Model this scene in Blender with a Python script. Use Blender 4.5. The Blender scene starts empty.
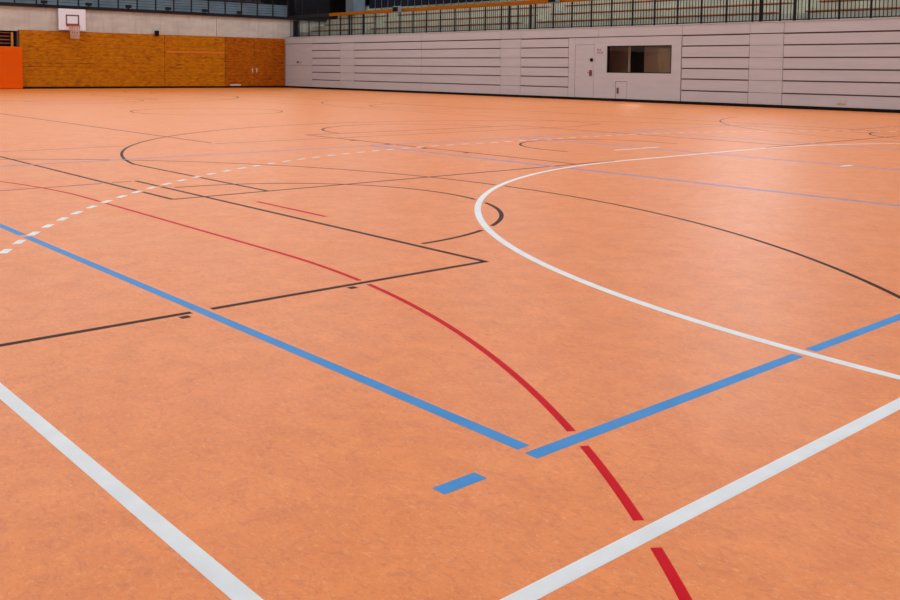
import bpy, bmesh, math, random
from mathutils import Matrix, Vector
random.seed(7)
PI = math.pi
scene = bpy.context.scene
C = scene.collection

# ------------------------------------------------------------------ camera
cam_d = bpy.data.cameras.new('camera'); cam = bpy.data.objects.new('camera', cam_d); C.objects.link(cam)
F, CY, YAW, PITCH, ROLL, H = 949.42, 130.0, 0.72467, 0.064165, 0.011537, 1.1013
fw = Vector((math.sin(YAW)*math.cos(PITCH), math.cos(YAW)*math.cos(PITCH), -math.sin(PITCH)))
rt = Vector((math.cos(YAW), -math.sin(YAW), 0)); up = rt.cross(fw)
rt2 = math.cos(ROLL)*rt + math.sin(ROLL)*up; up2 = -math.sin(ROLL)*rt + math.cos(ROLL)*up
m3 = Matrix((rt2, up2, -fw)).transposed()
cam.matrix_world = Matrix.Translation((0, 0, H)) @ m3.to_4x4()
cam_d.sensor_fit = 'HORIZONTAL'; cam_d.sensor_width = 36; cam_d.lens = F/900*36
cam_d.shift_y = -(300-CY)/900; cam_d.clip_start = .05; cam_d.clip_end = 300
scene.camera = cam

# ------------------------------------------------------------------ world, lights, exposure
w = bpy.data.worlds.new('world'); scene.world = w; w.use_nodes = True
w.node_tree.nodes['Background'].inputs[0].default_value = (.95, .97, 1, 1)
w.node_tree.nodes['Background'].inputs[1].default_value = .5
scene.view_settings.view_transform = 'Standard'; scene.view_settings.look = 'None'
scene.view_settings.exposure = 0.0; scene.view_settings.gamma = 1
scene.view_settings.use_curve_mapping = False
LIGHT_W = 226
for ix in range(5):
    for iy in range(6):
        ld = bpy.data.lights.new('hall_light', 'AREA'); ld.shape = 'RECTANGLE'; ld.size = 5; ld.size_y = 3.2
        ld.energy = LIGHT_W; ld.color = (.88, 1.0, 1.10)
        lo = bpy.data.objects.new('hall_light', ld); C.objects.link(lo)
        lo.location = (-2 + ix*8.2, -3 + iy*8.6, 9.6)

# unseen lights added high behind the stands to give the far floor its sheen
for loc, sx, power, col in (((16, 52.8, 7.6), 46, 6.2, (1, .97, .88)), ((33.5, 20, 7.4), 52, 11, (.86, .95, 1.0))):
    ld = bpy.data.lights.new('added_sheen_light', 'AREA'); ld.shape = 'RECTANGLE'; ld.size = sx; ld.size_y = 3.6
    ld.energy = power*sx*3.6; ld.color = col
    lo = bpy.data.objects.new('added_sheen_light', ld); C.objects.link(lo); lo.location = loc
    d = Vector((0, -1, -.0)) if loc[0] < 20 else Vector((-1, 0, -.0))
    lo.rotation_euler = d.to_track_quat('-Z', 'Z').to_euler()

# ------------------------------------------------------------------ materials
def mat(name, col, rough=.6, spec=.4, metal=0):
    m = bpy.data.materials.new(name); m.use_nodes = True
    b = m.node_tree.nodes['Principled BSDF']
    b.inputs['Base Color'].default_value = (*col, 1); b.inputs['Roughness'].default_value = rough
    b.inputs['Specular IOR Level'].default_value = spec; b.inputs['Metallic'].default_value = metal
    return m
def srgb(r, g, b):
    f = lambda c: (c/255/12.92) if c/255 <= .04045 else ((c/255+.055)/1.055)**2.4
    return (f(r), f(g), f(b))
def noisy(name, c1, c2, scale=(1, 1, 1), nscale=4, detail=6, rough=.6, spec=.4, lo=.35, hi=.65, bump=0, c3=None, scale3=(1, 1, 1), n3=20, amt3=.3, dist=0):
    m = mat(name, c1, rough, spec); nt = m.node_tree; N = nt.nodes; L = nt.links
    b = N['Principled BSDF']
    tc = N.new('ShaderNodeTexCoord'); mp = N.new('ShaderNodeMapping'); mp.inputs['Scale'].default_value = scale
    L.new(tc.outputs['Object'], mp.inputs['Vector'])
    nz = N.new('ShaderNodeTexNoise'); nz.inputs['Scale'].default_value = nscale; nz.inputs['Detail'].default_value = detail
    nz.inputs['Distortion'].default_value = dist
    L.new(mp.outputs[0], nz.inputs['Vector'])
    cr = N.new('ShaderNodeValToRGB'); cr.color_ramp.elements[0].position = lo; cr.color_ramp.elements[1].position = hi
    cr.color_ramp.elements[0].color = (*c1, 1); cr.color_ramp.elements[1].color = (*c2, 1)
    L.new(nz.outputs['Fac'], cr.inputs[0]); out = cr.outputs[0]
    if c3:
        mp3 = N.new('ShaderNodeMapping'); mp3.inputs['Scale'].default_value = scale3; L.new(tc.outputs['Object'], mp3.inputs['Vector'])
        n_ = N.new('ShaderNodeTexNoise'); n_.inputs['Scale'].default_value = n3; n_.inputs['Detail'].default_value = 4
        L.new(mp3.outputs[0], n_.inputs['Vector'])
        r3 = N.new('ShaderNodeValToRGB'); r3.color_ramp.elements[0].position = .52; r3.color_ramp.elements[1].position = .72
        r3.color_ramp.elements[0].color = (0, 0, 0, 1); r3.color_ramp.elements[1].color = (amt3, amt3, amt3, 1)
        L.new(n_.outputs['Fac'], r3.inputs[0])
        mx = N.new('ShaderNodeMix'); mx.data_type = 'RGBA'; L.new(r3.outputs[0], mx.inputs[0]); L.new(out, mx.inputs[6]); mx.inputs[7].default_value = (*c3, 1)
        out = mx.outputs[2]
    L.new(out, b.inputs['Base Color'])
    if bump:
        bp = N.new('ShaderNodeBump'); bp.inputs['Strength'].default_value = bump; bp.inputs['Distance'].default_value = .01
        L.new(nz.outputs['Fac'], bp.inputs['Height']); L.new(bp.outputs[0], b.inputs['Normal'])
    return m

def floor_material():
    m = mat('orange_linoleum', (.7, .25, .09), .42, .4); nt = m.node_tree; N = nt.nodes; L = nt.links
    b = N['Principled BSDF']; tc = N.new('ShaderNodeTexCoord')
    def noise(scale, ns, det, dist=0, rgh=.55):
        mp = N.new('ShaderNodeMapping'); mp.inputs['Scale'].default_value = scale; mp.inputs['Rotation'].default_value = (0, 0, .0)
        L.new(tc.outputs['Object'], mp.inputs['Vector'])
        n = N.new('ShaderNodeTexNoise'); n.inputs['Scale'].default_value = ns; n.inputs['Detail'].default_value = det
        n.inputs['Distortion'].default_value = dist; n.inputs['Roughness'].default_value = rgh
        L.new(mp.outputs[0], n.inputs['Vector']); return n
    def ramp(src, p0, p1, c0, c1):
        r = N.new('ShaderNodeValToRGB'); e = r.color_ramp.elements
        e[0].position = p0; e[1].position = p1; e[0].color = (*c0, 1); e[1].color = (*c1, 1)
        L.new(src.outputs['Fac'], r.inputs[0]); return r.outputs[0]
    def mix(fac, a, bb, mode='MIX'):
        x = N.new('ShaderNodeMix'); x.data_type = 'RGBA'; x.blend_type = mode
        if isinstance(fac, float): x.inputs[0].default_value = fac
        else: L.new(fac, x.inputs[0])
        for i, s in ((6, a), (7, bb)):
            if isinstance(s, tuple): x.inputs[i].default_value = (*s, 1)
            else: L.new(s, x.inputs[i])
        return x.outputs[2]
    g = lambda v: (v, v, v)
    base = ramp(noise((1, 1, 1), 6, 8, .6), .3, .7, FLOOR_A, FLOOR_B)           # clouds of the marbling
    st1 = ramp(noise((2.0, 1.1, 1), 14, 8, 1.4, .7), .50, .70, g(0), g(.55))   # darker streaks
    base = mix(st1, base, FLOOR_DARK)
    st2 = ramp(noise((1.6, 1, 1), 48, 6, 1.0, .75), .53, .70, g(0), g(.65))      # light flecks
    base = mix(st2, base, FLOOR_LIGHT)
    st3 = ramp(noise((1.6, 1, 1), 70, 5, .8, .7), .56, .72, g(0), g(.65))     # rust flecks
    base = mix(st3, base, FLOOR_RUST)
    L.new(base, b.inputs['Base Color'])
    r = N.new('ShaderNodeMapRange'); r.inputs[3].default_value = .36; r.inputs[4].default_value = .48
    L.new(noise((1, 1, 1), 2, 5).outputs['Fac'], r.inputs[0]); L.new(r.outputs[0], b.inputs['Roughness'])
    return m
FLOOR_A = srgb(219, 123, 46); FLOOR_B = srgb(233, 137, 60)
FLOOR_DARK = srgb(190, 96, 46); FLOOR_LIGHT = srgb(238, 174, 112); FLOOR_RUST = srgb(184, 78, 44)
M = {}
M['floor'] = floor_material()
M['white_line'] = noisy('white_line_paint', srgb(218, 228, 230), srgb(226, 236, 238), nscale=9, rough=.55, spec=.15)
M['blue_line'] = noisy('blue_line_paint', srgb(62, 142, 206), srgb(74, 148, 212), nscale=9, rough=.5, spec=.06)
M['red_line'] = noisy('red_line_paint', srgb(196, 4, 26), srgb(204, 8, 32), nscale=9, rough=.5, spec=.04)
M['black_line'] = mat('black_line_paint', srgb(48, 24, 10), .5, .05)
M['plum_line'] = mat('plum_line_paint', srgb(140, 86, 78), .5, .06)
M['panel'] = noisy('pale_grey_panel', (.46,.455,.48), (.49,.485,.51), scale=(1, .4, 3), nscale=2, rough=.55, spec=.3)
M['joint'] = mat('panel_joint_shadow_gap', srgb(112, 94, 92), .8, .1)
M['concrete'] = noisy('fair_faced_concrete', srgb(184, 176, 166), srgb(200, 192, 180), scale=(.5, .5, 1.3), nscale=2.2, rough=.85, spec=.2, c3=srgb(164, 156, 146), scale3=(2, 2, .4), n3=2.5, amt3=.5)
M['tier'] = noisy('grey_stand_concrete', srgb(170, 174, 158), srgb(190, 192, 176), nscale=1.3, rough=.85, spec=.2)
M['wood'] = noisy('varnished_pine_boards', srgb(166, 92, 0), srgb(204, 126, 0), scale=(1.2, 1, 4.5), nscale=3.2, detail=10, rough=.6, spec=.12, lo=.3, hi=.7, c3=srgb(120, 58, 0), scale3=(1.6, 1, 5), n3=2.6, amt3=.7, dist=.4)
M['pine_rail'] = mat('light_pine_batten', srgb(206, 116, 40), .6, .1)
M['wood_red'] = noisy('reddish_pine_boards', srgb(150, 72, 0), srgb(182, 98, 2), scale=(1.2, 1, 4.5), nscale=3.2, detail=10, rough=.6, spec=.12, c3=srgb(110, 44, 0), scale3=(1.6, 1, 5), n3=2.6, amt3=.7, dist=.4)
M['wood_rail'] = noisy('orange_brown_rail_wood', srgb(138, 78, 0), srgb(158, 92, 4), scale=(1, .3, 3), nscale=2, rough=.7, spec=.05)
M['bench'] = noisy('bench_wood', srgb(146, 78, 20), srgb(168, 92, 26), scale=(1, .3, 3), nscale=2, rough=.5)
M['black'] = mat('black_rubber', (.008, .006, .005), .8, .1)
M['dark_steel'] = mat('dark_painted_steel', (.012, .012, .014), .6, .15)
M['grey_steel'] = mat('galvanised_steel', srgb(120, 128, 134), .5, .4)
M['mat'] = noisy('orange_mat_vinyl', srgb(224, 88, 0), srgb(230, 93, 0), nscale=1.2, rough=.6, spec=.1)
M['white'] = mat('white_laminate', srgb(232, 228, 232), .4, .4)
M['red'] = mat('red_enamel', srgb(190, 30, 40), .4, .5)
M['net'] = mat('white_net_cord', srgb(206, 178, 160), .8, .2)
M['slate'] = noisy('slate_blue_panel', srgb(96, 112, 124), srgb(112, 128, 140), nscale=1.5, rough=.5, spec=.4)
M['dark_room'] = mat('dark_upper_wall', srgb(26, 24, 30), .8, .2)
M['seat'] = mat('dark_plum_seat_plastic', srgb(70, 56, 66), .7, .1)
M['navy'] = mat('dark_navy_seat_plastic', srgb(22, 26, 42), .7, .1)
M['ceiling'] = mat('pale_ceiling', srgb(205, 205, 200), .9, .2)
M['plaster'] = mat('brown_room_wall', srgb(118, 94, 82), .8, .2)
M['taupe'] = mat('taupe_cabinet', srgb(120, 100, 82), .7, .2)
M['handle'] = mat('reddish_brown_handle_plate', srgb(104, 58, 56), .5, .4)
M['signgrey'] = mat('mauve_grey_print', srgb(150, 134, 138), .6, .2)
M['ivory'] = mat('ivory_plastic', srgb(196, 180, 160), .5, .4)
M['bar'] = noisy('wall_bar_beech', srgb(150, 70, 34), srgb(180, 96, 44), nscale=5, rough=.5)
M['barpost'] = mat('wall_bar_upright_wood', srgb(188, 130, 50), .5, .4)
gl = bpy.data.materials.new('window_glass'); gl.use_nodes = True
g_ = gl.node_tree.nodes['Principled BSDF']; g_.inputs['Transmission Weight'].default_value = 1; g_.inputs['Roughness'].default_value = .02
g_.inputs['IOR'].default_value = 1.45; g_.inputs['Base Color'].default_value = (.75, .7, .66, 1)
M['glass'] = gl

# ------------------------------------------------------------------ helpers
def box(bm, x0, x1, y0, y1, z0, z1):
    v = [bm.verts.new((x, y, z)) for x in (x0, x1) for y in (y0, y1) for z in (z0, z1)]
    for f in ((0, 1, 3, 2), (4, 6, 7, 5), (0, 4, 5, 1), (2, 3, 7, 6), (0, 2, 6, 4), (1, 5, 7, 3)):
        bm.faces.new([v[i] for i in f])
def tube(bm, pts, r, n=8, cap=True):
    pts = [Vector(p) for p in pts]; rings = []
    for i, p in enumerate(pts):
        d = (pts[min(i+1, len(pts)-1)]-pts[max(i-1, 0)]).normalized()
        a = d.orthogonal().normalized() if i == 0 else (a-d*a.dot(d)).normalized()
        b = d.cross(a)
        rings.append([bm.verts.new(p+a*math.cos(2*PI*k/n)*r+b*math.sin(2*PI*k/n)*r) for k in range(n)])
    for i in range(len(rings)-1):
        for k in range(n): bm.faces.new((rings[i][k], rings[i][(k+1) % n], rings[i+1][(k+1) % n], rings[i+1][k]))
    if cap: bm.faces.new(rings[0][::-1]); bm.faces.new(rings[-1])
def obj(name, bm, m, parent=None, bevel=0, smooth=False, loc=None):
    me = bpy.data.meshes.new(name); bmesh.ops.recalc_face_normals(bm, faces=bm.faces); bm.to_mesh(me); bm.free()
    o = bpy.data.objects.new(name, me); C.objects.link(o); me.materials.append(M[m] if isinstance(m, str) else m)
    if parent: o.parent = parent; o.matrix_parent_inverse = Matrix.Identity(4)
    if loc: o.location = loc
    if bevel:
        md = o.modifiers.new('bevel', 'BEVEL'); md.width = bevel; md.segments = 2; md.limit_method = 'ANGLE'
    if smooth:
        for p in me.polygons: p.use_smooth = True
    return o
def bx(name, b, m, parent=None, bevel=0, **k):
    bm = bmesh.new(); box(bm, *b); return obj(name, bm, m, parent, bevel, **k)
def tag(o, label=None, cat=None, group=None, kind=None):
    if label: o['label'] = label
    if cat: o['category'] = cat
    if group: o['group'] = group
    if kind: o['kind'] = kind
    return o
def empty(name, loc=(0, 0, 0)):
    o = bpy.data.objects.new(name, None); C.objects.link(o); o.location = loc; return o
def struct(o): o['kind'] = 'structure'; return o
def copy_tree(o, parent=None):
    c = o.copy(); C.objects.link(c); c.parent = parent
    for ch in list(o.children): copy_tree(ch, c)
    return c

# ------------------------------------------------------------------ the hall
XW, YW = 27.36, 44.40          # right wall plane, back wall plane
floor = struct(bx('floor', (-7, 40.5, -10, 53, -.2, 0), 'floor'))
struct(bx('ceiling', (-7, 40.5, -10, 53, 10, 10.2), 'ceiling'))
struct(bx('wall_left', (-7.2, -7, -10, 53, 0, 10), 'concrete'))
struct(bx('wall_front', (-7.2, 40.7, -10.2, -10, 0, 10), 'concrete'))
struct(bx('wall_outer', (40.5, 40.7, -10, 53, 0, 10), 'dark_room'))
struct(bx('wall_gallery', (-7, 40.5, 53, 53.2, 0, 10), 'dark_room'))

# ---- court markings, painted on the floor ---------------------------------
X0, Y0 = .953, 1.328; XC = X0+10; YC = Y0+20
def line(*p): return [tuple(q) for q in p]
def arc(cx, cy, r, a0, a1, step=1.0):
    n = max(2, int(abs(a1-a0)/step)); return [(cx+r*math.cos(math.radians(a0+(a1-a0)*i/n)), cy+r*math.sin(math.radians(a0+(a1-a0)*i/n))) for i in range(n+1)]
def resample(P, step):
    out = [P[0]]
    for a, b in zip(P, P[1:]):
        d = math.hypot(b[0]-a[0], b[1]-a[1]); n = max(1, int(math.ceil(d/step)))
        for i in range(1, n+1): out.append((a[0]+(b[0]-a[0])*i/n, a[1]+(b[1]-a[1])*i/n))
    return out
import numpy as np
def seg_dist(P, Q):
    P = np.array(P)[:, None]; A = np.array(Q[:-1])[None]; B = np.array(Q[1:])[None]
    d = B-A; t = np.clip(((P-A)*d).sum(-1)/np.maximum((d*d).sum(-1), 1e-12), 0, 1)
    return np.sqrt((((A+d*t[..., None])-P)**2).sum(-1)).min(1)
drawn = []     # (rank, polyline, width)
def ribbon(bm, P, wd, z):
    n = len(P); L = []; R = []
    for i, p in enumerate(P):
        a = Vector(P[max(i-1, 0)]); b = Vector(P[min(i+1, n-1)]); q = Vector(p)
        d = (b-a).normalized()
        k = 1.0
        if 0 < i < n-1:
            d1 = (q-a).normalized(); c = max(.5, d.dot(d1)); k = 1/c
        nr = Vector((-d.y, d.x))*(wd/2*k)
        L.append(q+nr); R.append(q-nr)
    T = [(bm.verts.new((*l, z)), bm.verts.new((*r, z)), bm.verts.new((*l, 0)), bm.verts.new((*r, 0))) for l, r in zip(L, R)]
    for a, b in zip(T, T[1:]):
        bm.faces.new((a[0], b[0], b[1], a[1])); bm.faces.new((a[2], b[2], b[0], a[0])); bm.faces.new((a[1], b[1], b[3], a[3]))
    for a in (T[0], T[-1]): bm.faces.new((a[0], a[1], a[3], a[2]))
RANK = {'white_line': 4, 'blue_line': 3, 'black_line': 2, 'red_line': 1, 'plum_line': 0}
def mark(paths, m, label, wd=.05, gap=.022, dash=None, cut=True, name='court_line'):
    bm = bmesh.new(); rank = RANK[m]; z = .0003+rank*.00008
    for P in paths:
        near = cut and min(y for x, y in P) < 12
        S = resample(P, .01 if near else .4)
        if dash:
            S = resample(P, .01); ph, on, per = dash; acc = 0; keep = []
            for i, s in enumerate(S):
                if i: acc += math.hypot(s[0]-S[i-1][0], s[1]-S[i-1][1])
                keep.append(((acc-ph) % per) <= on)
        else: keep = [True]*len(S)
        if near and not dash:
            for r2, Q, w2 in drawn:
                if r2 > rank:
                    kk = seg_dist(S, Q) > (w2/2+gap)
                    keep = [a and bool(b) for a, b in zip(keep, kk)]
        run = []
        for s, k in list(zip(S, keep))+[(None, False)]:
            if k: run.append(s)
            else:
                if len(run) > 2:
                    # thin the samples on straight stretches
                    T = [run[0]]
                    for q in range(4, len(run)-1, 4): T.append(run[q])
                    T.append(run[-1]); ribbon(bm, T, wd, z)
                    if dash: drawn.append((rank, T, wd))
                elif len(run) == 2: ribbon(bm, run, wd, z)
                run = []
        if not dash: drawn.append((rank, P, wd))
    o = obj(name, bm, m, floor); tag(o, label); return o

WB = .037
# white: handball court of the whole hall
mark([[(X0, Y0-.025), (X0, Y0+40)]], 'white_line', 'long white sideline in the left foreground', name='sideline')
mark([[(X0+.025, Y0), (X0+20.025, Y0)]], 'white_line', 'white goal line crossing the right foreground', name='goal_line')
R6 = 5.975
ga = arc(XC-1.5, Y0, R6, 180, 90)+arc(XC+1.5, Y0, R6, 90, 0)
mark([ga[1:-1] if False else ga], 'white_line', 'wide curved white line sweeping through the middle right', name='goal_area_line')
ga2 = [(x, 2*YC-y) for x, y in ga]
a_ref = 180-math.degrees(math.atan2(6.20-Y0, (XC-1.5)-1.90)); s_ref = math.radians(180-a_ref)*9.0
f9 = arc(XC-1.5, Y0, 8.975, 180, 90, .5)+arc(XC+1.5, Y0, 8.975, 90, 0, .5)
mark([f9], 'white_line', 'dashed white curve across the left and middle of the floor', dash=((s_ref-.075-.085) % .3, .15, .3), name='dashed_line')
mark([[(XC-.5, Y0+7), (XC+.5, Y0+7)]], 'white_line', 'short white penalty line inside the big white curve', name='penalty_line')
mark([[(XC-.02, Y0+4), (XC+.26, Y0+4)]], 'white_line', 'tiny white mark between the two curved lines at right', name='keeper_mark')
# blue: volleyball court of the near third
BX, BY = 1.965, 1.824
mark([[(BX-.027, BY), (20.1, BY)]], 'blue_line', 'thick blue line rising from the centre foreground to the right', name='volleyball_line')
mark([[(BX, BY+.055), (BX, BY+9)]], 'blue_line', 'thick blue line running from the centre foreground to the left edge', name='volleyball_line')
mark([[(1.586, BY-.003), (1.738, BY-.003)]], 'blue_line', 'short blue dash beside the blue corner', cut=False, name='service_mark')
mark([[(BX+.1, BY+9), (20.1, BY+9)]], 'blue_line', 'faint far blue line of the near volleyball court', .036, name='volleyball_line')
mark([[(8.07, BY), (8.07, BY+9)]], 'blue_line', 'thin blue line crossing the floor at middle right', name='attack_line')
mark([[(11.1, BY), (11.1, BY+9)]], 'blue_line', 'faint blue centre line behind the big white curve', name='centre_line')
mark([[(14.1, BY), (14.1, BY+9)]], 'blue_line', 'faint farther blue attack line at right', name='attack_line')
mark([[(20.1, BY), (20.1, BY+9)]], 'blue_line', 'faint blue end line at far right', name='volleyball_line')
# black: basketball court of the whole hall
B0 = 7.345; B1 = 2*YC-B0; HY = B0+1.575
mark([[(XC-7.5, B0), (XC+7.5, B0)]], 'black_line', 'black baseline running through the middle of the floor', WB, name='baseline')
mark([[(XC-7.5, B0), (XC-7.5, B1)]], 'black_line', 'black sideline coming in from the left edge', WB, name='sideline')
mark([[(XC+7.5, B0), (XC+7.5, B1)]], 'black_line', 'black sideline near the panelled wall', WB, name='sideline')
def three(cx, cy, sgn, r=6.73, off=6.6):
    dy = math.sqrt(r*r-off*off); a = math.degrees(math.asin(dy/r))
    P = [(cx-off, cy-1.575)]+arc(cx, cy, r, 180-a, a)+[(cx+off, cy-1.575)]
    return P if sgn > 0 else [(x, 2*cy-y) for x, y in P]
mark([three(XC, HY, 1)], 'black_line', 'black curved line bending round at middle left', WB, name='three_point_line')
mark([[(XC-2.45, B0), (XC-2.45, B0+5.8), (XC+2.45, B0+5.8), (XC+2.45, B0)]], 'black_line', 'black free throw lane in the middle distance', WB, name='lane_line')
mark([arc(XC, B0+5.8, 1.78, 180, 0, 3)], 'black_line', 'small black half circle beyond the middle distance lane', .036, name='free_throw_circle')
mark([[(XC-1.25, HY-.375)]+arc(XC, HY, 1.25, 180, 0, 3)+[(XC+1.25, HY-.375)]], 'black_line', 'small dark half circle inside the middle distance lane', .036, name='no_charge_circle')
for y in (9.2, 10.05, 10.9, 11.75): mark([[(XC-2.57, y), (XC-2.46, y)]], 'black_line', None, .07, name='lane_tick', cut=False)
mark([arc(XC, YC, 1.8, 0, 360, 4)], 'black_line', 'small black centre circle far across the hall', .03, name='centre_circle')
mark([[(x, 2*YC-y) for x, y in three(XC, HY, 1)]], 'black_line', 'far black three point curve near the wooden wall', WB, name='three_point_line')
mark([[(XC-2.45, B1), (XC-2.45, B1-5.8), (XC+2.45, B1-5.8), (XC+2.45, B1)]], 'black_line', 'far black free throw lane near the wooden wall', WB, name='lane_line')
mark([arc(XC, B1-5.8, 1.78, 180, 360, 3)], 'black_line', 'far black half circle near the wooden wall', .03, name='free_throw_circle')
# black: cross courts of the three thirds
for k in range(3):
    yc = 6.315+15*k; wh = ('near', 'middle', 'far')[k]
    lx = -2.03; fx = 3.735
    for s in (0, 1):
        mx = (lambda P: P) if s == 0 else (lambda P: [(2*XC-x, y) for x, y in P])
        sd = ('left', 'right')[s]
        if s == 0 and k > 0: continue
        if k == 0 and s == 0:
            mark([mx([(lx, yc-2.415), (fx, yc-2.415)])], 'black_line', 'thin black line from the left edge to the sharp corner left of centre', WB, name='lane_line')
            mark([mx([(fx, yc-2.43), (fx, yc+2.43)])], 'black_line', 'thin black diagonal line ending in the sharp corner left of centre', WB, name='free_throw_line')
            mark([mx([(lx, yc+2.41), (fx-.03, yc+2.41)])], 'plum_line', 'faint brownish lane line at middle left', .04, name='lane_line')
            mark([mx(arc(3.775, yc-.012, 1.752, -89, 89, 2))], 'black_line', 'dark half circle hooking under the big white curve', .034, name='free_throw_circle')
            mark([mx(arc(-.118, yc-.1, 6.443, -85, 85, 1))], 'black_line', 'long thin black curve crossing the middle right floor', .032, name='three_point_line')
        else:
            lab = f'{wh} third of the floor, faint black %s at {sd}'
            mark([mx([(lx, yc-2.42), (fx, yc-2.42), (fx, yc+2.42), (lx, yc+2.42)])], 'plum_line', lab % 'lane', .04, name='lane_line')
            mark([mx(arc(3.78, yc, 1.8, -88, 88, 2))], 'black_line', lab % 'half circle', .036, name='free_throw_circle')
            mark([mx(arc(-.45, yc, 6.72, -78, 78, 1))], 'plum_line', lab % 'three point curve', .036, name='three_point_line')
for x in (1.86, 2.76): mark([[(x, 3.822), (x, 3.862)]], 'black_line', None, .045, name='lane_tick', cut=False)
# red: small handball court of the near third
ra = arc(-3.05, 4.83, 5.998, -90, 0)+arc(-3.05, 7.80, 5.985, 0, 90)
mark([ra], 'red_line', 'red curve running down the floor to the bottom edge', .028, name='goal_area_line')
mark([[(3.94, 5.83), (3.94, 6.82)]], 'red_line', 'short red dash left of centre', .034, name='penalty_line')
# plum: main volleyball court and the faint cross line
mark([[(6.453, 12.45), (6.453, 30.33)]], 'plum_line', 'faint plum line at upper left', .05, name='volleyball_line')
mark([[(6.453, 12.33), (15.45, 12.33), (15.45, 30.33), (6.453, 30.33)]], 'plum_line', 'faint plum rectangle far across the hall', .04, name='volleyball_line')
mark([[(-2, 12.62), (5.25, 12.62)]], 'plum_line', 'very faint brown line at upper left', .03, name='cross_line')

# ---- back wall: concrete, wooden cladding, gallery edge -------------------
bw = bmesh.new()
box(bw, 13.66, 40.5, YW+.06, YW+.4, 0, 3.66)
box(bw, -7, 13.66, YW+.06, YW+.4, 2.57, 3.66)
box(bw, -7, 13.66, YW+.36, YW+.5, 0, 2.57)
wall_back = struct(obj('wall_back', bw, 'concrete'))
WT = 2.60
def boards(bm, x0, x1, z0, z1, seams=(), n=14, g=.006):
    xs = [x0]+list(seams)+[x1]
    for a, b in zip(xs, xs[1:]):
        for i in range(n):
            za = z0+(z1-z0)*i/n; zb = z0+(z1-z0)*(i+1)/n
            gg = g*4 if (i == 5 and b < 17.2) else g
            box(bm, a+.002, b-.002, YW, YW+.05, za+gg/2, zb-gg/2)
bm = bmesh.new(); boards(bm, 13.70, 20.50, .09, WT, (17.06,))
clad = obj('wood_cladding', bm, 'wood', wall_back); tag(clad, 'orange brown horizontal pine boards')
bx('cladding_backing', (13.68, XW, YW+.05, YW+.06, .02, WT), 'black', wall_back)
bx('concrete_joint', (23.335, 23.35, YW+.05, YW+.062, 2.63, 3.62), 'joint', wall_back)
# equipment room gates flush in the cladding
def gate(n, x0, x1, lab):
    e = struct(empty(f'door_{n}', (0, 0, 0))); bm = bmesh.new(); boards(bm, x0, x1, .09, WT); tag(e, lab)
    obj('door_leaf', bm, 'wood_red' if n > 2 else 'wood', e); return e
g2 = gate(2, 20.52, 23.78, 'wide wooden equipment room gate flush with the boards')
tag(bx('grip_rail', (20.6, 23.7, YW-.012, YW, 1.74, 1.84), 'pine_rail', g2), 'lighter orange batten')
g3 = gate(3, 23.80, 25.48, 'left leaf of the wooden double door')
g4 = gate(4, 25.49, XW-.02, 'right leaf of the wooden double door')
for g, x in ((g3, 25.38), (g4, 25.62)):
    bm = bmesh.new(); box(bm, x-.035, x+.035, YW-.012, YW, .80, 1.02); tube(bm, [(x, YW-.01, .95), (x, YW-.06, .95), (x+(.1 if g is g4 else -.1), YW-.06, .95)], .011)
    tag(obj('handle', bm, 'ivory', g, .003), 'pale metal door handle')
bx('trim_1', (13.66, XW-.01, YW+.0, YW+.055, WT+.003, WT+.02), 'wood', None)['kind'] = 'structure'
struct(bx('baseboard_back', (13.72, XW, YW-.012, YW+.05, 0, .075), 'black'))
struct(bx('trim_2', (-7, 30.6, YW-.06, YW+.45, 3.66, 3.80), 'dark_steel'))
# small items on the back wall
o = bx('loudspeaker', (19.99, 20.16, YW-.16, YW-.004, 2.55, 2.80), 'black', None, .01); tag(o, 'small black box on the wooden wall edge right of the hoop', 'loudspeaker')
o = bx('vent_plate', (24.08, 24.68, YW-.015, YW-.002, .10, .19), 'ivory', None, .004); tag(o, 'small pale plate low on the wooden wall', 'vent plate')

# wall bars in the recess at left
def wall_bars(x0, x1):
    e = empty('wall_bars', (x1, YW+.15, 0)); tag(e, 'wooden wall bars in the dark recess above the orange mat', 'wall bars')
    for x in (x0, x1):
        bm = bmesh.new(); box(bm, x-.045-x1, x+.045-x1, -.06, .06, 0, 2.5); obj('upright', bm, 'barpost', e, .005)
    z = .15
    while z < 2.5:
        bm = bmesh.new(); tube(bm, [(x0-x1, -.02, z), (0, -.02, z)], .021); obj('bar', bm, 'bar', e, smooth=True); z += .155
    return e
wall_bars(12.3, 13.43)
struct(bx('trim_10', (13.635, 13.665, YW+.0, YW+.36, 0, 2.57), 'joint'))
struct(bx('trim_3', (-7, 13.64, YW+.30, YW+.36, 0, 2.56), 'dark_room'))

# orange mat
e = empty('gym_mat', (12.2, YW, 0)); tag(e, 'bright orange padded mat standing against the wooden wall at left', 'mat')
bm = bmesh.new(); box(bm, -1.4, 1.52, -.34, -.06, .012, 1.86); obj('padding', bm, 'mat', e, .03)
bm = bmesh.new(); box(bm, -1.3, 1.5, -.352, -.338, .30, .315); box(bm, -1.3, 1.5, -.352, -.338, 1.55, 1.565); obj('seam', bm, 'mat', e)

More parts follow.
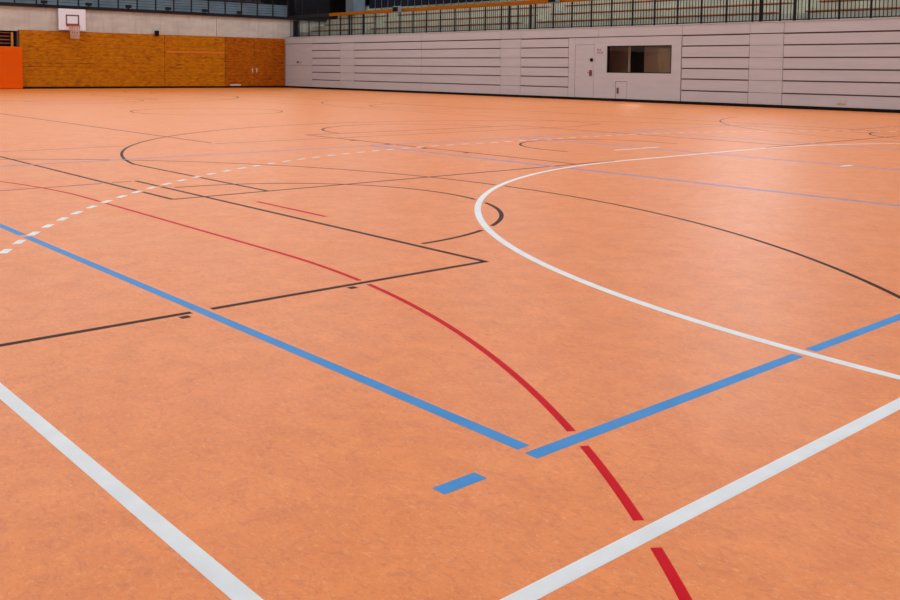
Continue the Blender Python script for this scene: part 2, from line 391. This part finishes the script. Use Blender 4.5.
# basketball hoop on the concrete band
e = empty('basketball_hoop', (15.98, YW+.06, 2.65)); tag(e, 'small white backboard with red ring and net on the concrete band', 'basketball hoop')
bm = bmesh.new(); box(bm, -.63, .60, -.26, -.22, .02, .99); obj('backboard', bm, 'white', e, .01)
bm = bmesh.new(); Y_ = -.263
x0, x1, z0, z1, t = -.31, .30, .26, .73, .065
for b in ((x0, x1, z1-t, z1), (x0, x1, z0, z0+t), (x0, x0+t, z0, z1), (x1-t, x1, z0, z1)): box(bm, b[0], b[1], Y_, Y_+.002, b[2], b[3])
tag(obj('target_square', bm, 'joint', e), 'dark square outline')
bm = bmesh.new(); tube(bm, [(-.03+.24*math.cos(a*PI/12), -.26-.12-.225+.24*math.sin(a*PI/12), .22) for a in range(25)], .014, 8, False)
box(bm, -.15, .09, -.40, -.26, .19, .235); box(bm, -.30, .28, -.275, -.262, .20, .275)
tag(obj('ring', bm, 'red', e), 'red metal ring')
bm = bmesh.new()
for k in range(12):
    a0 = k*PI/6
    for s in (1, -1):
        pts = []
        for j in range(7):
            t_ = j/6; r = .235-.08*t_+.02*t_*t_; a = a0+s*t_*PI/3.2
            pts.append((-.03+r*math.cos(a), -.605+r*math.sin(a), .22-.58*t_))
        tube(bm, pts, .013, 5, False)
obj('net', bm, 'net', e)
for x in (-.35, .33):
    for z in (.15, .8): bx('bracket', (x-.03, x+.03, -.22, -.002, z, z+.05), 'grey_steel', e)

# gallery railing above the back wall
def railing_back(x):
    e = empty('gallery_railing', (x, YW-.02, 3.80)); tag(e, 'dark wire railing section on the gallery over the wooden wall', 'railing', 'railing sections on the back gallery')
    bm = bmesh.new(); box(bm, -.03, .03, -.02, .02, 0, 1.1); obj('post', bm, 'dark_steel', e)
    bm = bmesh.new(); box(bm, -.465, .465, -.03, .03, 1.06, 1.12); obj('top_rail', bm, 'wood_rail', e)
    bm = bmesh.new()
    for i in range(1, 8): tube(bm, [(-.465, 0, i*.13), (.465, 0, i*.13)], .008, 5)
    obj('infill_wires', bm, 'dark_steel', e); return e
r0 = railing_back(18.19-.934*6)
for k in range(1, 19):
    c = copy_tree(r0); c.location.x = r0.location.x+.934*k
# fixings that stand on the gallery edge
for i, (px, lab) in enumerate(((14.75, 'leftmost of the small dark lamps along the gallery edge'), (16.75, 'small dark lamp on the gallery edge right above the backboard'), (18.65, 'small dark lamp on the gallery edge right of the hoop'), (20.65, 'small dark lamp on the gallery edge over the black box'), (22.6, 'small dark lamp on the gallery edge over the middle of the wood'), (24.55, 'rightmost of the small dark lamps along the gallery edge'))):
    bm = bmesh.new(); box(bm, -.13, .13, -.12, .02, .03, .17); box(bm, -.03, .03, -.05, 0, -.0, .04)
    o = obj('edge_lamp', bm, 'dark_steel', None, .008, loc=(px, YW-.075, 3.80)); tag(o, lab, 'lamp')
# gallery interior
struct(bx('trim_4', (-7, 30.6, YW+.4, 53, 3.4, 3.66), 'tier'))
def gallery_seats():
    struct(bx('wall_gallery_front', (-7, 28.35, YW+1.3, YW+1.4, 3.66, 4.50), 'slate'))
    tier_b = struct(bx('trim_5', (-7, 27.2, YW+1.4, YW+2.4, 3.66, 4.2), 'tier'))
    e = empty('stadium_seat', (18, YW+1.7, 4.2)); tag(e, 'dark plum stadium seat on the back gallery', 'seat', 'stadium seats on the back gallery')
    bm = bmesh.new(); box(bm, -.21, .21, -.05, .35, .38, .43); obj('seat', bm, 'seat', e, .02)
    bm = bmesh.new(); box(bm, -.21, .21, .33, .38, .42, .80); obj('backrest', bm, 'seat', e, .02)
    bm = bmesh.new(); box(bm, -.03, .03, .1, .2, .0, .38); obj('leg', bm, 'dark_steel', e)
    for k in range(1, 18):
        c = copy_tree(e); c.location.x = 18+.52*k
gallery_seats()

# ---- right wall: panelled fronts ------------------------------------------
GZ = [.09, .464, .854, 1.213, 1.579, 1.967, 2.323]; TOPZ = 2.68
rw = bmesh.new(); Wd = .35
box(rw, XW+.05, XW+Wd, -10, 19.40, 0, TOPZ-.02); box(rw, XW+.05, XW+Wd, 22.30, YW+.06, 0, TOPZ-.02)
box(rw, XW+.05, XW+Wd, 19.40, 22.30, 0, 1.02); box(rw, XW+.05, XW+Wd, 19.40, 22.30, 2.02, TOPZ-.02)
wall_right = struct(obj('wall_right', rw, 'joint'))
def P(name, y0, y1, z0, z1, lab=None, m='panel', x=0, par=None):
    o = bx(name, (XW+x, XW+.05, y0+.006, y1-.006, z0, z1), m, par or wall_right, .004)
    if lab: tag(o, lab)
    return o
bays = [(41.78, 39.25, 1), (39.25, 38.04, 0), (38.04, 32.90, 1), (32.90, 27.84, 1), (27.84, 26.69, 0), (26.69, 24.15, 1), (19.05, 16.50, 1), (16.50, 15.32, 0), (15.32, 10.1, 1), (10.1, 5.0, 1), (5.0, 3.9, 0), (3.9, -5, 1)]
for ya, yb, gr in bays:
    y1, y0 = ya, yb; g = .022 if gr else .006
    bm = bmesh.new()
    for a, b in zip(GZ, GZ[1:]): box(bm, XW, XW+.05, y0+.008, y1-.008, a+(g if a > .1 else 0), b-g)
    obj('slatted_panel' if gr else 'plain_panel', bm, 'panel', wall_right)
for ya, yb in ((44.38, 41.78), (41.78, 39.25), (39.25, 38.04), (38.04, 32.9), (32.9, 27.84), (27.84, 26.69), (26.69, 22.7), (22.7, 19.05), (19.05, 16.50), (16.50, 15.32), (15.32, 10.1), (10.1, 5), (5, 3.9), (3.9, -5)):
    P('top_panel', yb, ya, GZ[-1]+.026, TOPZ)
struct(bx('trim_6', (XW-.02, XW+.6, -10, YW-.1, TOPZ+.001, TOPZ+.025), 'panel'))
struct(bx('baseboard_right', (XW-.012, XW+.05, -10, YW-.012, 0, .098), 'black'))
# plain door in the corner
d1 = struct(empty('door_5', (XW, 42.9, 0))); tag(d1, 'plain pinkish grey door beside the wooden wall')
bm = bmesh.new(); box(bm, 0, .05, -1.11, 1.46, .09, 1.19); box(bm, 0, .05, -1.11, 1.46, 1.20, 2.32); obj('door_leaf', bm, 'panel', d1, .004)
bm = bmesh.new(); box(bm, -.03, 0, .13, .29, 1.33, 1.43); box(bm, -.02, 0, -.13, -.05, 1.34, 1.40); obj('handle', bm, 'joint', d1)
# flat bay with the door, the window and the hatch
fb = bmesh.new(); y1, y0 = 24.15, 19.05; Zt = 2.32; X1 = XW+.05
dA, dB = 23.82, 22.90; wA, wB, wz0, wz1 = 22.30, 19.47, 1.03, 2.01; hA, hB, hz = 21.87, 21.35, .72
def fbx(a, b, z0, z1): box(fb, XW, X1, a, b, z0, z1)
fbx(dA+.005, y1-.012, .09, Zt); fbx(dB, dA, 2.07, Zt); fbx(wA, dB-.006, .09, Zt)
fbx(y0+.03, wB, .09, Zt); fbx(wB, wA, wz1, Zt); fbx(wB, wA, hz+.006, wz0); fbx(wB, hB-.006, .09, hz+.006); fbx(hA+.006, wA, .09, hz+.006)
tag(obj('plain_panel', fb, 'panel', wall_right), 'flat pinkish grey bay around the window')
d6 = struct(empty('door_6', (XW, 23.36, 0))); tag(d6, 'narrow flush door left of the dark window')
bm = bmesh.new(); box(bm, .004, .05, -.452, .452, .09, 2.06); obj('door_leaf', bm, 'panel', d6, .003)
bm = bmesh.new(); box(bm, -.012, .004, -.375, -.245, .90, 1.12); tube(bm, [(0, -.31, 1.03), (-.05, -.31, 1.03), (-.05, -.2, 1.03)], .011)
tag(obj('handle', bm, 'handle', d6), 'reddish brown handle plate')
bm = bmesh.new(); tube(bm, [(.004, -.35, 1.50), (-.03, -.35, 1.50)], .065, 16); tag(obj('viewer_disc', bm, 'black', d6), 'round black disc')
bm = bmesh.new(); box(bm, -.004, 0, 0, .31, 0, .21)
s = obj('door_sign', bm, 'panel', None, loc=(XW-.001, 22.47, 1.71)); tag(s, 'small pale sign with faint grey print beside the narrow door', 'sign')
bm = bmesh.new()
box(bm, -.006, -.004, .20, .29, .12, .20); box(bm, -.006, -.004, .10, .17, .12, .20); box(bm, -.006, -.004, .14, .28, .03, .09); box(bm, -.006, -.004, .02, .11, .02, .10)
obj('print', bm, 'signgrey', s)
hd = struct(empty('door_7', (XW, 21.61, 0))); tag(hd, 'small square hatch low under the window')
bm = bmesh.new(); box(bm, .006, .05, -.25, .25, .09, .71); obj('hatch_leaf', bm, 'panel', hd, .003)
bm = bmesh.new(); box(bm, -.006, .006, .11, .20, .28, .50); tag(obj('handle', bm, 'handle', hd), 'brown latch plate')
# window
w1 = struct(empty('window_1', (XW, (wA+wB)/2, wz0)))
hw = (wA-wB)/2; hh = wz1-wz0
bm = bmesh.new()
for b in ((-hw, -hw+.04, 0, hh), (hw-.04, hw, 0, hh), (-hw, hw, 0, .03), (-hw, hw, hh-.04, hh)): box(bm, .02, .12, b[0], b[1], b[2], b[3])
tag(obj('window_frame', bm, 'dark_steel', w1), 'dark frame')
bm = bmesh.new(); box(bm, .07, .08, -hw+.03, hw-.03, .02, hh-.03); obj('pane', bm, 'glass', w1)
# control room behind the window
rm = bmesh.new(); rx0, rx1, ry0, ry1 = XW+Wd, XW+3.4, 17.6, 27.6
box(rm, rx1, rx1+.1, ry0, ry1, 0, 2.35); box(rm, rx0, rx1+.1, ry0-.1, ry0, 0, 2.35); box(rm, rx0, rx1+.1, ry1, ry1+.1, 0, 2.35); box(rm, rx0, rx1+.1, ry0-.1, ry1+.1, 2.35, 2.42)
struct(obj('wall_booth', rm, 'plaster'))
o = struct(bx('door_8', (rx1-.04, rx1-.001, 23.17, 23.82, 0, 2.1), 'black'))
struct(bx('trim_11', (rx1-.05, rx1-.001, 23.83, 23.93, 0, 2.2), 'ivory'))
bm = bmesh.new(); box(bm, -.25, 0, -.55, .55, 0, 2.0); box(bm, -.26, -.25, -.01, .01, .1, 1.9)
o = obj('cupboard', bm, 'taupe', None, .005, loc=(rx1-.02, 21.75, 0)); tag(o, 'taupe cupboard in the room behind the window, right of the dark doorway', 'cupboard')
ld = bpy.data.lights.new('booth_fill', 'AREA'); ld.size = .8; ld.energy = 48; ld.color = (1, .9, .78)  # unseen fill lamp, added to brighten the room behind the window
lo = bpy.data.objects.new('booth_fill', ld); C.objects.link(lo); lo.location = (XW+1.8, 22.5, 2.3)
# socket plates low on the panel wall
e = empty('socket_plate', (XW-.002, 13.42, .20)); tag(e, 'beige socket plate low on the slatted wall at far right', 'socket')
bm = bmesh.new(); box(bm, -.015, 0, -.16, .12, -.01, .13); obj('plate', bm, 'ivory', e, .004)
bm = bmesh.new(); box(bm, -.022, -.015, -.12, -.03, .02, .10); box(bm, -.022, -.015, 0, .09, .02, .10); obj('outlet', bm, 'panel', e)

# ---- spectator stand behind the panelled wall -----------------------------
stand = bmesh.new()
TX = [28.30, 29.15, 30.00, 30.85, 31.7]; TZ = [3.07, 3.43, 3.82, 4.20, 4.58]
box(stand, XW+.36, TX[0], -10, YW, 2.45, 2.55)
for i, (x, z) in enumerate(zip(TX, TZ)):
    box(stand, x, TX[i+1] if i < 4 else 40.3, -10, YW+.06, 2.55, z-.07)
struct(obj('trim_7', stand, 'tier'))
aisles = [(39.05, 38.0), (27.8, 26.75), (16.2, 15.15), (5, 4)]
segs = [(43.3, 39.05), (38.0, 27.8), (26.75, 16.2), (15.15, 5), (4, -6)]
rows = ['front', 'second', 'third', 'fourth', 'fifth']; sects = ['leftmost', 'second from left', 'third from left', 'fourth from left', 'nearest']
for i, (x, z) in enumerate(zip(TX, TZ)):
    for j, (ya, yb) in enumerate(segs):
        e = empty('stand_bench', (x, (ya+yb)/2, z-.07)); L_ = (ya-yb)/2
        tag(e, f'long wooden bench of the {rows[i]} row behind the railing, {sects[j]} section', 'bench')
        bm = bmesh.new(); box(bm, -.03, .34, -L_, L_, .02, .065); obj('seat_board', bm, 'bench', e, .006)
        bm = bmesh.new(); box(bm, 0, .3, -L_+.1, L_-.1, 0, .02); obj('support', bm, 'dark_steel', e)
# aisle steps: cut-out look with half-height blocks in front of each tier
for j, (ya, yb) in enumerate(aisles):
    bm = bmesh.new()
    for i in range(4):
        box(bm, TX[i]-.42, TX[i], yb+.05, ya-.05, 2.551 if i == 0 else TZ[i-1]-.069, (2.80 if i == 0 else (TZ[i-1]+TZ[i])/2-.07))
    o = obj('stair_steps', bm, 'tier'); tag(o, f'concrete aisle steps, {["leftmost", "second from left", "third from left", "nearest"][j]} aisle between the benches', 'steps')
# railing on top of the panelled wall
RX = XW+.15; RZ = TOPZ+.025
def rail_section(y, wood=True):
    e = empty('stand_railing', (RX, y, RZ))
    if wood: tag(e, 'dark bar railing section with wooden handrail on top of the panelled wall', 'railing', 'railing sections above the panelled wall')
    else: tag(e, 'dark bar railing section without wooden handrail at the corner beside the concrete band', 'railing', 'plain railing sections at the corner')
    bm = bmesh.new(); box(bm, -.025, .025, -.025, .025, 0, 1.0); obj('post', bm, 'dark_steel', e)
    bm = bmesh.new(); box(bm, -.012, .012, .025, .929, .03, .06); obj('bottom_rail', bm, 'dark_steel', e)
    bm = bmesh.new(); box(bm, -.05, .05, -.025, .9295, 1.0, 1.15)
    if not wood: obj('top_rail', bm, 'dark_steel', e)
    else: tag(obj('handrail', bm, 'wood_rail', e), 'orange brown wooden handrail')
    mesh = None
    for k in range(1, 8):
        bm = bmesh.new(); tube(bm, [(0, 0, .06), (0, 0, 1.0)], .013, 6)
        if mesh is None:
            o = obj('baluster', bm, 'dark_steel', e); mesh = o
        else:
            bm.free(); o = mesh.copy(); C.objects.link(o); o.parent = e
        o.location = (0, .955*k/8, 0)
    return e
rp = rail_section(43.25, False)
for k in range(1, 4):
    c = copy_tree(rp); c.location.y = 43.25-.955*k
rs = rail_section(43.25-.955*4)
for k in range(5, 36):
    c = copy_tree(rs); c.location.y = 43.25-.955*k
for k, (y, lab) in enumerate(((38.86, 'thick black railing post, leftmost of the six'), (37.68, 'thick black railing post, second from left'), (27.63, 'thick black railing post left of the middle aisle'), (26.44, 'thick black railing post right of the middle aisle'), (16.3, 'thick black railing post left of the right aisle'), (15.14, 'thick black railing post right of the right aisle'))):
    o = bx('gate_post', (-.035, .035, -.038, .038, 0, 1.0), 'dark_steel', None, loc=(RX+.13, y, RZ)); tag(o, lab, 'post')
for k, (y, lab) in enumerate(((24.9, 'grey floodlight clamped to the wooden handrail above the slatted wall, nearer one'), (34.6, 'grey floodlight clamped to the wooden handrail, farther one'))):
    e = empty('floodlight', (RX-.02, y, RZ+1.13)); tag(e, lab, 'floodlight')
    bm = bmesh.new(); box(bm, -.30, -.08, -.22, .22, -.16, .12); obj('housing', bm, 'grey_steel', e, .03)
    bm = bmesh.new(); box(bm, -.32, -.30, -.18, .18, -.12, .08); obj('lens', bm, 'black', e)
    bm = bmesh.new(); box(bm, -.08, -.035, -.04, .04, -.10, .05); obj('clamp', bm, 'dark_steel', e)
# seats and rear structure above the benches
e = empty('folding_seat', (31.0, 41.6, 4.20)); tag(e, 'dark navy folding seat behind the wooden handrail', 'seat', 'folding seats behind the stand')
bm = bmesh.new(); box(bm, .05, .12, -.22, .22, .12, .55); obj('seat', bm, 'navy', e, .02)
bm = bmesh.new(); box(bm, .16, .21, -.22, .22, .20, .85); obj('backrest', bm, 'navy', e, .02)
bm = bmesh.new(); box(bm, .1, .15, -.26, -.24, 0, .6); obj('leg', bm, 'grey_steel', e)
for k in range(1, 30):
    c = copy_tree(e); c.location.y = 41.6-.56*k
struct(bx('wall_stand_rear', (33.6, 33.8, -10, 44.5, 4.6, 10), 'dark_room'))
o = struct(bx('trim_8', (30.7, 31.5, 42.8, 43.5, 4.0, 10), 'slate'))
struct(bx('wall_corner', (28.4, 30.6, 44.9, 45.1, 3.80, 10), 'dark_room'))
struct(bx('trim_9', (XW+.30, XW+.42, 43.75, 44.05, 2.68, 3.6), 'dark_steel'))
